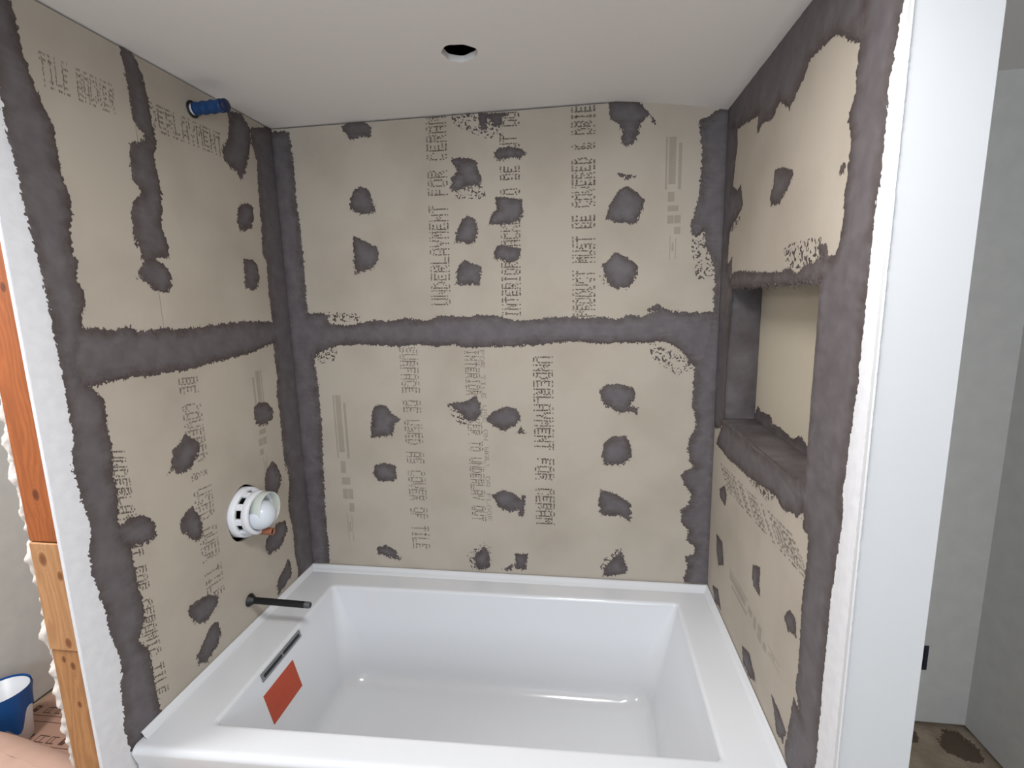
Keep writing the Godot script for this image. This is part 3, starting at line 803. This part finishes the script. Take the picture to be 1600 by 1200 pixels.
	mortar("right", "joint_mortar", poly([757, 1933, 755, 1904, 752, 1882, 757, 1856, 747, 1832, 736, 1815, 749, 1796, 757, 1773, 751, 1746, 752, 1717, 745, 1697, 751, 1658, 746, 1622, 738, 1600, 676, 1556, 676, 1136, 718, 1041, 720, 992, 713, 910, 715, 858, 719, 793, 720, 746, 713, 702, 749, 661, 710, 677, 700, 600, 688, 528, 692, 506, 780, 480, 831, 635, 828, 714, 825, 825, 826, 909, 823, 982, 832, 1044, 839, 1109, 840, 1158, 831, 1184, 838, 1220, 839, 1267, 851, 1379, 853, 1675, 855, 1628, 861, 1676, 860, 1730, 862, 1785, 859, 1832, 867, 1861, 870, 1888, 876, 1925, 865, 2141, 770, 2141]), 4.05, 2, M.mortar, jamb[0], jamb[1])
	mortar("right", "joint_mortar", poly([102, 1590, 189, 1597, 293, 1588, 397, 1580, 486, 1577, 530, 1584, 574, 1568, 611, 1583, 654, 1587, 677, 1597, 739, 1592, 748, 1537, 693, 1543, 390, 1545, 130, 1546, 96, 1563]), 5.4, 2.4, M.mortar, side[0], side[1])
	mortar("right", "joint_mortar", poly([29, 1035, 86, 1035, 162, 1029, 262, 1035, 360, 1039, 420, 1045, 489, 1055, 532, 1060, 558, 1063, 580, 1050, 600, 1046, 639, 1063, 667, 1063, 686, 1089, 691, 1075, 691, 1047, 730, 1052, 731, 1157, 694, 1178, 697, 1148, 584, 1141, 413, 1138, 104, 1135]), 5.4, 2.3, M.mortar, side[0], side[1])
	mortar("right", "mortar_patch", poly([412, 1814, 458, 1810, 516, 1791, 524, 1778, 504, 1760, 482, 1748, 459, 1730, 404, 1735, 393, 1758, 411, 1780]), 3.25, 1.6, M.mortar, side[0], side[1])
	mortar("right", "mortar_patch", poly([724, 1744, 741, 1751, 740, 1731, 724, 1729]), 3.25, 1.6, M.mortar, side[0], side[1])
	mortar("right", "mortar_patch", poly([663, 1619, 698, 1617, 706, 1595, 695, 1585, 670, 1602]), 3.25, 1.6, M.mortar, side[0], side[1])
	mortar("right", "mortar_patch", poly([97, 901, 148, 936, 175, 912, 168, 873, 108, 875]), 3.25, 1.6, M.mortar, side[0], side[1])
	mortar("right", "mortar_patch", poly([84, 740, 154, 744, 181, 678, 122, 646, 94, 682]), 3.25, 1.6, M.mortar, side[0], side[1])
	mortar("right", "mortar_patch", poly([427, 822, 482, 846, 481, 801, 495, 770, 447, 767, 428, 789]), 3.25, 1.6, M.mortar, side[0], side[1])
	mortar("right", "mortar_patch", poly([636, 817, 661, 848, 691, 848, 701, 810, 659, 796]), 3.25, 1.6, M.mortar, side[0], side[1])
	mortar("right", "mortar_patch", poly([65, 540, 131, 566, 175, 518, 101, 503]), 3.25, 1.6, M.mortar, side[0], side[1])
	mortar("right", "mortar_patch", poly([382, 550, 444, 571, 502, 533, 456, 508, 402, 510]), 3.25, 1.6, M.mortar, side[0], side[1])
	mortar("right", "mortar_patch", poly([593, 585, 649, 582, 690, 567, 677, 529, 641, 519, 619, 561]), 3.25, 1.6, M.mortar, side[0], side[1])
	mortar("right", "mortar_speckle", poly([496, 1624, 543, 1634, 672, 1631, 679, 1586, 531, 1579]), -1, 1, M.mortar, side[0], side[1])
	mortar("right", "mortar_speckle", poly([361, 1030, 514, 1079, 570, 1068, 493, 1030]), -1, 1, M.mortar, side[0], side[1])
	mortar("right", "mortar_speckle", poly([78, 1741, 166, 1790, 176, 1733, 82, 1715]), -1, 1, M.mortar, side[0], side[1])
	mortar("niche", "joint_mortar", poly([74, 1125, 120, 1188, 148, 1175, 229, 1181, 241, 1160, 299, 1163, 381, 1155, 426, 1175, 474, 1158, 540, 1135, 548, 1089]), 4.05, 2, M.mortar, nich[0], nich[1])
	mortar("floor", "floor_stain", poly([2335, 6, 2349, 7, 2379, 13, 2389, 40, 2398, 80, 2388, 116, 2377, 134, 2351, 137, 2327, 132, 2305, 113, 2285, 107, 2281, 85, 2288, 57, 2303, 53]), 6, 0.6, M.stain, flo[0], flo[1])
	mortar("floor", "floor_stain", poly([2208, 11, 2231, 11, 2239, 29, 2231, 54, 2216, 77, 2190, 80, 2167, 82]), 4, 0.6, M.stain, flo[0], flo[1])
	mortar("left", "joint_compound", poly([893, 440, 893, 2141, 822, 2141, 815, 1500, 808, 1000, 795, 480, 780, 440]), 2, 0.15, M.compound, side[0], side[1])
	mortar("right", "joint_compound", poly([893, 440, 893, 2141, 830, 2141, 825, 1500, 815, 1000, 790, 480, 775, 440]), 2, 0.15, M.compound, side[0], side[1])

# ------------------------------------------------------------------ bathtub
# loops of a rounded rectangle given by its four corners (back left, back right, front right, front left)
func loop4(c: Array, r: float, y: float, seg := 10) -> PackedVector3Array:
	var out := PackedVector3Array()
	for k in 4:
		var p: Vector2 = c[k]
		var a: Vector2 = (c[(k + 3) % 4] - p).normalized()
		var b: Vector2 = (c[(k + 1) % 4] - p).normalized()
		var o := p + (a + b) * r
		for i in seg + 1:
			var t := PI / 2 * i / seg
			var q := o - b * r * cos(t) - a * r * sin(t)
			out.append(Vector3(q.x, y, q.y))
	return out

func inset(c: Array, bl: Vector2, fr: Vector2) -> Array:   # shrink by (left, back), (right, front)
	return [c[0] + bl, c[1] + Vector2(-fr.x, bl.y), c[2] - fr, c[3] + Vector2(bl.x, -fr.y)]

func loft(st: SurfaceTool, loops: Array, groups: Array):
	for i in loops.size() - 1:
		st.set_smooth_group(groups[i] if i < groups.size() else 0)
		var n: int = loops[i].size()
		for k in n:
			var k2 := (k + 1) % n
			var p := [loops[i][k], loops[i][k2], loops[i + 1][k2], loops[i + 1][k]]
			for t in [[0, 2, 1], [0, 3, 2]]:
				if (p[t[1]] - p[t[0]]).cross(p[t[2]] - p[t[0]]).length() > 1e-13:
					for j in t: st.add_vertex(p[j])

func tub_wall_x(y: float) -> float:
	return 0.158 + (DECK - 0.02 - y) * 0.22

func bathtub():
	var t := thing("bathtub", "white glossy alcove bathtub with a wide flat rim and rectangular basin", "bathtub", Vector3.ZERO)
	var D := DECK - 0.012
	var out := [Vector2(0.004, 0.004), Vector2(W - 0.004, 0.004), Vector2(W - 0.004, 0.775), Vector2(0.004, 0.832)]
	var inn := [Vector2(0.150, 0.127), Vector2(1.398, 0.112), Vector2(1.388, 0.694), Vector2(0.156, 0.738)]
	var st := begin()
	var L := []
	# outer skirt, front apron, rolled front edge, deck
	L.append(loop4(inset(out, Vector2(0.0, 0), Vector2(0.0, 0.012)), 0.004, 0.0))
	L.append(loop4(inset(out, Vector2(0.0, 0), Vector2(0.0, 0.010)), 0.004, D - 0.05))
	for k in 7:
		var a := PI / 2 * k / 6.0
		var r := 0.016
		L.append(loop4(inset(out, Vector2(0, 0), Vector2(0, r * (1.0 - cos(a)))), 0.004, D - r + r * sin(a)))
	L.append(loop4(inset(out, Vector2.ONE * 0.003, Vector2(0.003, 0.021)), 0.004, D))
	L.append(loop4(inset(inn, Vector2.ONE * -0.018, Vector2.ONE * -0.018), 0.02, D))
	L.append(loop4(inset(inn, Vector2.ONE * -0.014, Vector2.ONE * -0.014), 0.02, D))
	for k in 7:
		var a := PI / 2 * k / 6.0
		var r := 0.011
		L.append(loop4(inset(inn, Vector2.ONE * (-r + r * sin(a)), Vector2.ONE * (-r + r * sin(a))), 0.016, D - r + r * cos(a)))
	# basin walls
	var depth := 0.345
	var foot := inset(inn, Vector2(0.088, 0.062), Vector2(0.112, 0.045))
	for k in range(1, 7):
		var s := k / 6.0 * 0.80
		L.append(loop4(mixed(inn, foot, s), lerpf(0.016, 0.075, minf(1.0, s * 1.6)), D - 0.011 - (depth - 0.011) * s))
	for k in range(1, 9):
		var a := PI / 2 * k / 8.0
		var base := mixed(inn, foot, 0.80)
		var r := 0.066
		var fl := inset(foot, Vector2(0.05, 0.05), Vector2(0.05, 0.05))
		L.append(loop4(mixed(base, fl, 1.0 - cos(a)), 0.075, D - 0.011 - (depth - 0.011) * lerpf(0.80, 1.0, sin(a))))
	var last: PackedVector3Array = L[L.size() - 1]
	var ctr := Vector3.ZERO
	for p in last: ctr += p / last.size()
	ctr.y -= 0.006
	var endl := PackedVector3Array()
	for p in last: endl.append(ctr)
	L.append(endl)
	loft(st, L, [])
	obj("basin", done(st), M.acrylic, t)
	# tiling flange: raised lip along the three walls
	st = begin()
	var path := [Vector3(0.0, 0, 0.80), Vector3(0, 0, 0.0), Vector3(W, 0, 0.0), Vector3(W, 0, 0.76)]
	var side := [Vector3(0.5, 0, 0), Vector3(0.5, 0, 1), Vector3(-0.5, 0, 1), Vector3(-0.5, 0, 0)]
	var prof := [[0.003, -0.02], [0.003, 0.014], [0.005, 0.016], [0.012, 0.016], [0.016, 0.013], [0.026, 0.004], [0.036, 0.0018], [0.040, -0.004]]
	for i in 3:
		for k in prof.size() - 1:
			st.set_smooth_group(1 + i)
			var q := []
			for w in [[i, k], [i + 1, k], [i + 1, k + 1], [i, k + 1]]:
				q.append(path[w[0]] + side[w[0]] * prof[w[1]][0] + Vector3(0, D + prof[w[1]][1], 0))
			face(st, q, Vector3(0, 1, 0) + side[1 if i == 1 else (0 if i == 0 else 3)] * (0.4 if i != 1 else 0.0) + (Vector3(0, 0, 0.4) if i == 1 else Vector3.ZERO))
	obj("tile_flange", done(st), M.acrylic, t)
	# overflow slot plate and labels on the drain-end wall of the basin
	var slope := atan(0.2)
	var ov := plate(t, "overflow_plate", Vector2(0.362, 0.563), Vector2(DECK - 0.046, DECK - 0.023), 0.003, M.steel)
	tag(ov, "narrow grey overflow plate with a dark slot")
	for zz in [[0.372, 0.458], [0.467, 0.553]]:
		plate(ov, "slot", Vector2(zz[0], zz[1]), Vector2(DECK - 0.0385, DECK - 0.0305), 0.0045, M.black)
	tag(plate(t, "sticker", Vector2(0.43, 0.578), Vector2(DECK - 0.168, DECK - 0.078), 0.0012, M.red), "plain orange-red rectangular sticker")
	obj("drain", lathe([[0.0, 0.004], [0.026, 0.004], [0.034, 0.002], [0.036, 0.0]], Vector3(0.30, D - depth - 0.004, 0.57), Vector3.UP), M.steel, t)
	M.tub = t

func mixed(a: Array, b: Array, t: float) -> Array:
	var o := []
	for k in 4: o.append(a[k].lerp(b[k], t))
	return o

# a thin plate lying on the sloping drain-end wall of the basin
func plate(parent: Node, called: String, z: Vector2, y: Vector2, th: float, m: Material) -> MeshInstance3D:
	var st := begin()
	st.set_smooth_group(-1)
	var p := []
	for w in [[0.0, th], [0.0, -0.004]]:
		for c in [[y.x, z.x], [y.x, z.y], [y.y, z.y], [y.y, z.x]]:
			p.append(Vector3(drain_wall(c[0], c[1]) + w[1], c[0] + w[1] * 0.2, c[1]))
	face(st, [p[0], p[1], p[2], p[3]], Vector3.RIGHT)
	for k in 4:
		var k2 := (k + 1) % 4
		face(st, [p[k], p[k2], p[k2 + 4], p[k + 4]], (p[k] + p[k2]) / 2.0 - (p[0] + p[2]) / 2.0)
	return obj(called, done(st), m, parent)

func drain_wall(y: float, z: float) -> float:
	var top := lerpf(0.150, 0.156, clampf((z - 0.127) / 0.611, 0, 1))
	return top + 0.088 * (DECK - 0.023 - y) / (0.345 - 0.011)

# ------------------------------------------------------------------ plumbing on the left wall
func plumbing():
	var v := thing("shower_valve", "round white plastic shower valve guard with domed test cap in the left wall", "valve", Vector3(0, 0.875, 0.345))
	obj("rear_collar", lathe([[0.066, -0.05], [0.080, -0.05], [0.080, 0.012], [0.076, 0.016], [0.066, 0.016], [0.064, 0.010], [0.064, -0.05]], Vector3.ZERO, Vector3.RIGHT, 56), M.plastic, v)
	obj("housing", lathe([[0.0, 0.004], [0.066, 0.004]], Vector3.ZERO, Vector3.RIGHT, 40), M.black, v)
	obj("front_collar", lathe([[0.052, 0.030], [0.066, 0.030], [0.069, 0.033], [0.069, 0.050], [0.066, 0.053], [0.058, 0.053], [0.056, 0.050], [0.055, 0.030]], Vector3.ZERO, Vector3.RIGHT, 56), M.plastic, v)
	for k in 9:
		var a := TAU * k / 9.0 + 0.25
		var c := Vector3(0.021, cos(a) * 0.067, sin(a) * 0.067)
		var rib := obj("rib", boxes([[Vector3(-0.012, -0.007, -0.010), Vector3(0.012, 0.004, 0.010)]], 0.002), M.plastic, v)
		rib.position = c
		rib.rotation.x = a
	var dome := []
	for k in 13:
		var a := PI / 2 * k / 12.0
		dome.append([0.046 * cos(a), 0.058 + 0.043 * sin(a)])
	tag(obj("test_cap", lathe([[0.046, 0.020]] + dome, Vector3(0, -0.006, 0.005), Vector3.RIGHT, 48), M.cap, v), "smooth pale blue-white domed cap")
	obj("cap_rim", lathe([[0.054, 0.046], [0.057, 0.046], [0.055, 0.078], [0.054, 0.080], [0.052, 0.079], [0.053, 0.050]], Vector3(0, 0.008, -0.010), Vector3.RIGHT, 48), M.clear, v)
	tag(obj("copper_stub", lathe([[0.0, 0.115], [0.009, 0.115], [0.0095, 0.142], [0.011, 0.142], [0.0115, 0.139], [0.0115, -0.03]], Vector3(-0.056, -0.066, -0.004), Vector3.RIGHT, 28), M.copper, v), "short open copper pipe")
	obj("pipe_bore", lathe([[0.0, 0.136], [0.0092, 0.136]], Vector3(-0.056, -0.066, -0.004), Vector3.RIGHT, 20), M.black, v)

	var s := thing("spout_pipe", "black iron pipe nipple with threaded tip sticking out over the rim", "pipe", Vector3(0, DECK + 0.083, 0.376))
	var dir := Vector3(1, -0.02, 0.0)
	obj("pipe", lathe([[0.0105, -0.02], [0.0105, 0.19], [0.0100, 0.195]], Vector3.ZERO, dir, 32), M.iron, s)
	obj("wall_collar", lathe([[0.021, 0.001], [0.0205, 0.004], [0.014, 0.012], [0.0105, 0.02]], Vector3.ZERO, dir, 32), M.black, s)
	var thr := []
	for k in 15: thr.append([0.0104 if k % 2 else 0.0093, 0.190 + k * 0.0014])
	thr.append_array([[0.0088, 0.2125], [0.0068, 0.2125], [0.0068, 0.195], [0.0, 0.195]])
	tag(obj("threaded_tip", lathe(thr, Vector3.ZERO, dir, 32, range(30)), M.thread, s), "worn grey threaded end")

	var h := thing("shower_arm_stub", "stubby shower pipe wrapped in blue tape just under the ceiling", "pipe", Vector3(0, DECK + 1.574, 0.366))
	obj("wall_ring", lathe([[0.0225, 0.0005], [0.0225, 0.003], [0.019, 0.005], [0.0165, 0.003]], Vector3.ZERO, Vector3.RIGHT, 36), M.black, h)
	obj("pipe", lathe([[0.0145, -0.03], [0.0145, 0.02]], Vector3.ZERO, Vector3(1, 0.03, 0), 32), M.plastic, h)
	var tp := []
	for k in 10: tp.append([0.0175 + 0.0009 * sin(k * 2.3) - 0.0008 * (k % 3), 0.010 + k * 0.0088])
	tag(obj("tape_wrap", lathe([[0.013, 0.009]] + tp + [[0.0170, 0.094], [0.0150, 0.097]], Vector3.ZERO, Vector3(1, 0.03, 0), 36), M.blue, h), "blue tape wound round the pipe")
	tag(obj("end_cap", lathe([[0.0165, 0.094], [0.0172, 0.096], [0.0172, 0.104], [0.0150, 0.107], [0.0, 0.107]], Vector3.ZERO, Vector3(1, 0.03, 0), 36), mat(Color(0.03, 0.12, 0.27), 0.5), h), "dark blue taped end")

# ------------------------------------------------------------------ things on the floor and in the nook
func floor_things():
	# printed paper in the left room
	var im := Image.create(512, 512, false, Image.FORMAT_RGBA8)
	im.fill(Color(0.72, 0.57, 0.50))
	var ink := Color(0.36, 0.25, 0.21)
	for rowk in 4:
		var y := 40 + rowk * 120
		for k in 9:
			var w := 22 + (k * 13 + rowk * 7) % 24
			var x := 14 + k * 54
			if (k + rowk) % 3 == 0:
				im.fill_rect(Rect2i(x, y, w, 30), ink)
				im.fill_rect(Rect2i(x + 6, y + 8, w - 12, 6), Color(0.66, 0.51, 0.44))
			else:
				im.fill_rect(Rect2i(x, y, w, 4), ink)
				im.fill_rect(Rect2i(x, y + 26, w, 4), ink)
				im.fill_rect(Rect2i(x, y, 4, 30), ink)
				im.fill_rect(Rect2i(x + w / 2, y + 4, 4, 22), ink)
		im.fill_rect(Rect2i(10, y + 40, 480, 3), ink)
		im.fill_rect(Rect2i(10, y + 66, 300, 3), ink)
	var m := mat(Color.WHITE, 0.85)
	m.albedo_texture = ImageTexture.create_from_image(im)
	var st := begin()
	var n := 14
	var pt := func(i, k): return Vector3(-1.05 + 0.93 * i / n, 0.004 + 0.003 * soft.get_noise_2d(i * 22.0, k * 25.0), -0.25 + 1.5 * k / n)
	for i in n:
		for k in n:
			var q := [[i, k], [i + 1, k], [i + 1, k + 1], [i, k + 1]]
			for t in [[0, 1, 2], [0, 2, 3]]:
				for j in t:
					var w: Array = q[j]
					st.set_uv(Vector2(w[0], w[1]) / float(n) * Vector2(1.9, 3.0))
					st.add_vertex(pt.call(w[0], w[1]))
	tag(obj("floor_paper", done(st), m), "brown floor protection paper with dark print beside the stud wall", "paper")

	var b := thing("paper_roll", "roll of pinkish builder's paper lying on the floor, lower left corner", "paper roll", Vector3(-0.60, 0.105, 0.66))
	st = begin()
	st.set_smooth_group(1)
	var ring := []
	for i in 41:
		var x := -0.50 + 1.0 * i / 40.0
		var bow := 0.10 * x * x
		var row2 := []
		for k in 41:
			var a := TAU * k / 40.0
			var r := 0.100 + 0.002 * soft.get_noise_2d(x * 400.0, k * 9.0)
			row2.append(Vector3(x, cos(a) * r, sin(a) * r + bow + x * 0.17))
		ring.append(row2)
	for i in 40:
		for k in 40:
			face(st, [ring[i][k], ring[i + 1][k], ring[i + 1][k + 1], ring[i][k + 1]], ring[i][k] - Vector3(ring[i][k].x, 0, ring[i][20].z - 0.0) * 1.0 + Vector3(0, 0.0, -(ring[i][0].z - ring[i][20].z)))
	obj("sheet", done(st), M.pinkpaper, b)
	for e in [0, 40]:
		var c: Vector3 = (ring[e][0] + ring[e][20]) / 2.0
		obj("roll_end", lathe([[0.030, 0.0], [0.050, 0.002], [0.052, -0.001], [0.074, 0.001], [0.076, -0.002], [0.1, 0.0]], c, Vector3(-1.0 if e == 0 else 1.0, 0, 0.07 if e else -0.27), 40), M.pinkpaper, b)

	var p := thing("waste_pail", "pale pail with a blue plastic liner hanging over its rim", "pail", Vector3(-0.0, 0.0, 0.0))
	p.position = Vector3(-0.962, 0.005, 0.44)
	obj("body", lathe([[0.0, 0.002], [0.06, 0.002], [0.075, 0.2], [0.072, 0.2], [0.058, 0.01], [0.0, 0.01]], Vector3.ZERO, Vector3.UP, 48), M.plastic, p)
	st = begin()
	for k in 60:
		for i in 8:
			var q := []
			for w in [[k, i], [k + 1, i], [k + 1, i + 1], [k, i + 1]]:
				var a: float = TAU * w[0] / 60.0
				var len: float = 0.09 + 0.05 * sin(a * 2.0 + 0.6) + 0.02 * sin(a * 7.0)
				var s: float = w[1] / 8.0
				var y: float = 0.206 - len * s
				var r: float = 0.060 + 0.015 * y / 0.2 + 0.004 + 0.006 * s * (1.0 + sin(a * 9.0)) * 0.5
				q.append(Vector3(cos(a) * r, y, sin(a) * r))
			face(st, q, Vector3(cos(TAU * (k + 0.5) / 60.0), 0, sin(TAU * (k + 0.5) / 60.0)))
	tag(obj("liner", done(st), mat(Color(0.07, 0.33, 0.60), 0.45), p), "blue plastic liner")

	var ob := thing("outlet_box", "small dark electrical box low on the nook wall behind the end panel", "outlet", Vector3(2.237, 0.27, 0.0))
	obj("box_shell", boxes([[Vector3(-0.028, -0.047, 0.0005), Vector3(0.028, 0.047, 0.004)]], 0.003), mat(Color(0.16, 0.17, 0.24), 0.5), ob)
	obj("device", boxes([[Vector3(-0.017, -0.034, 0.003), Vector3(0.017, -0.004, 0.006)], [Vector3(-0.017, 0.004, 0.003), Vector3(0.017, 0.034, 0.006)]], 0.002), M.black, ob)
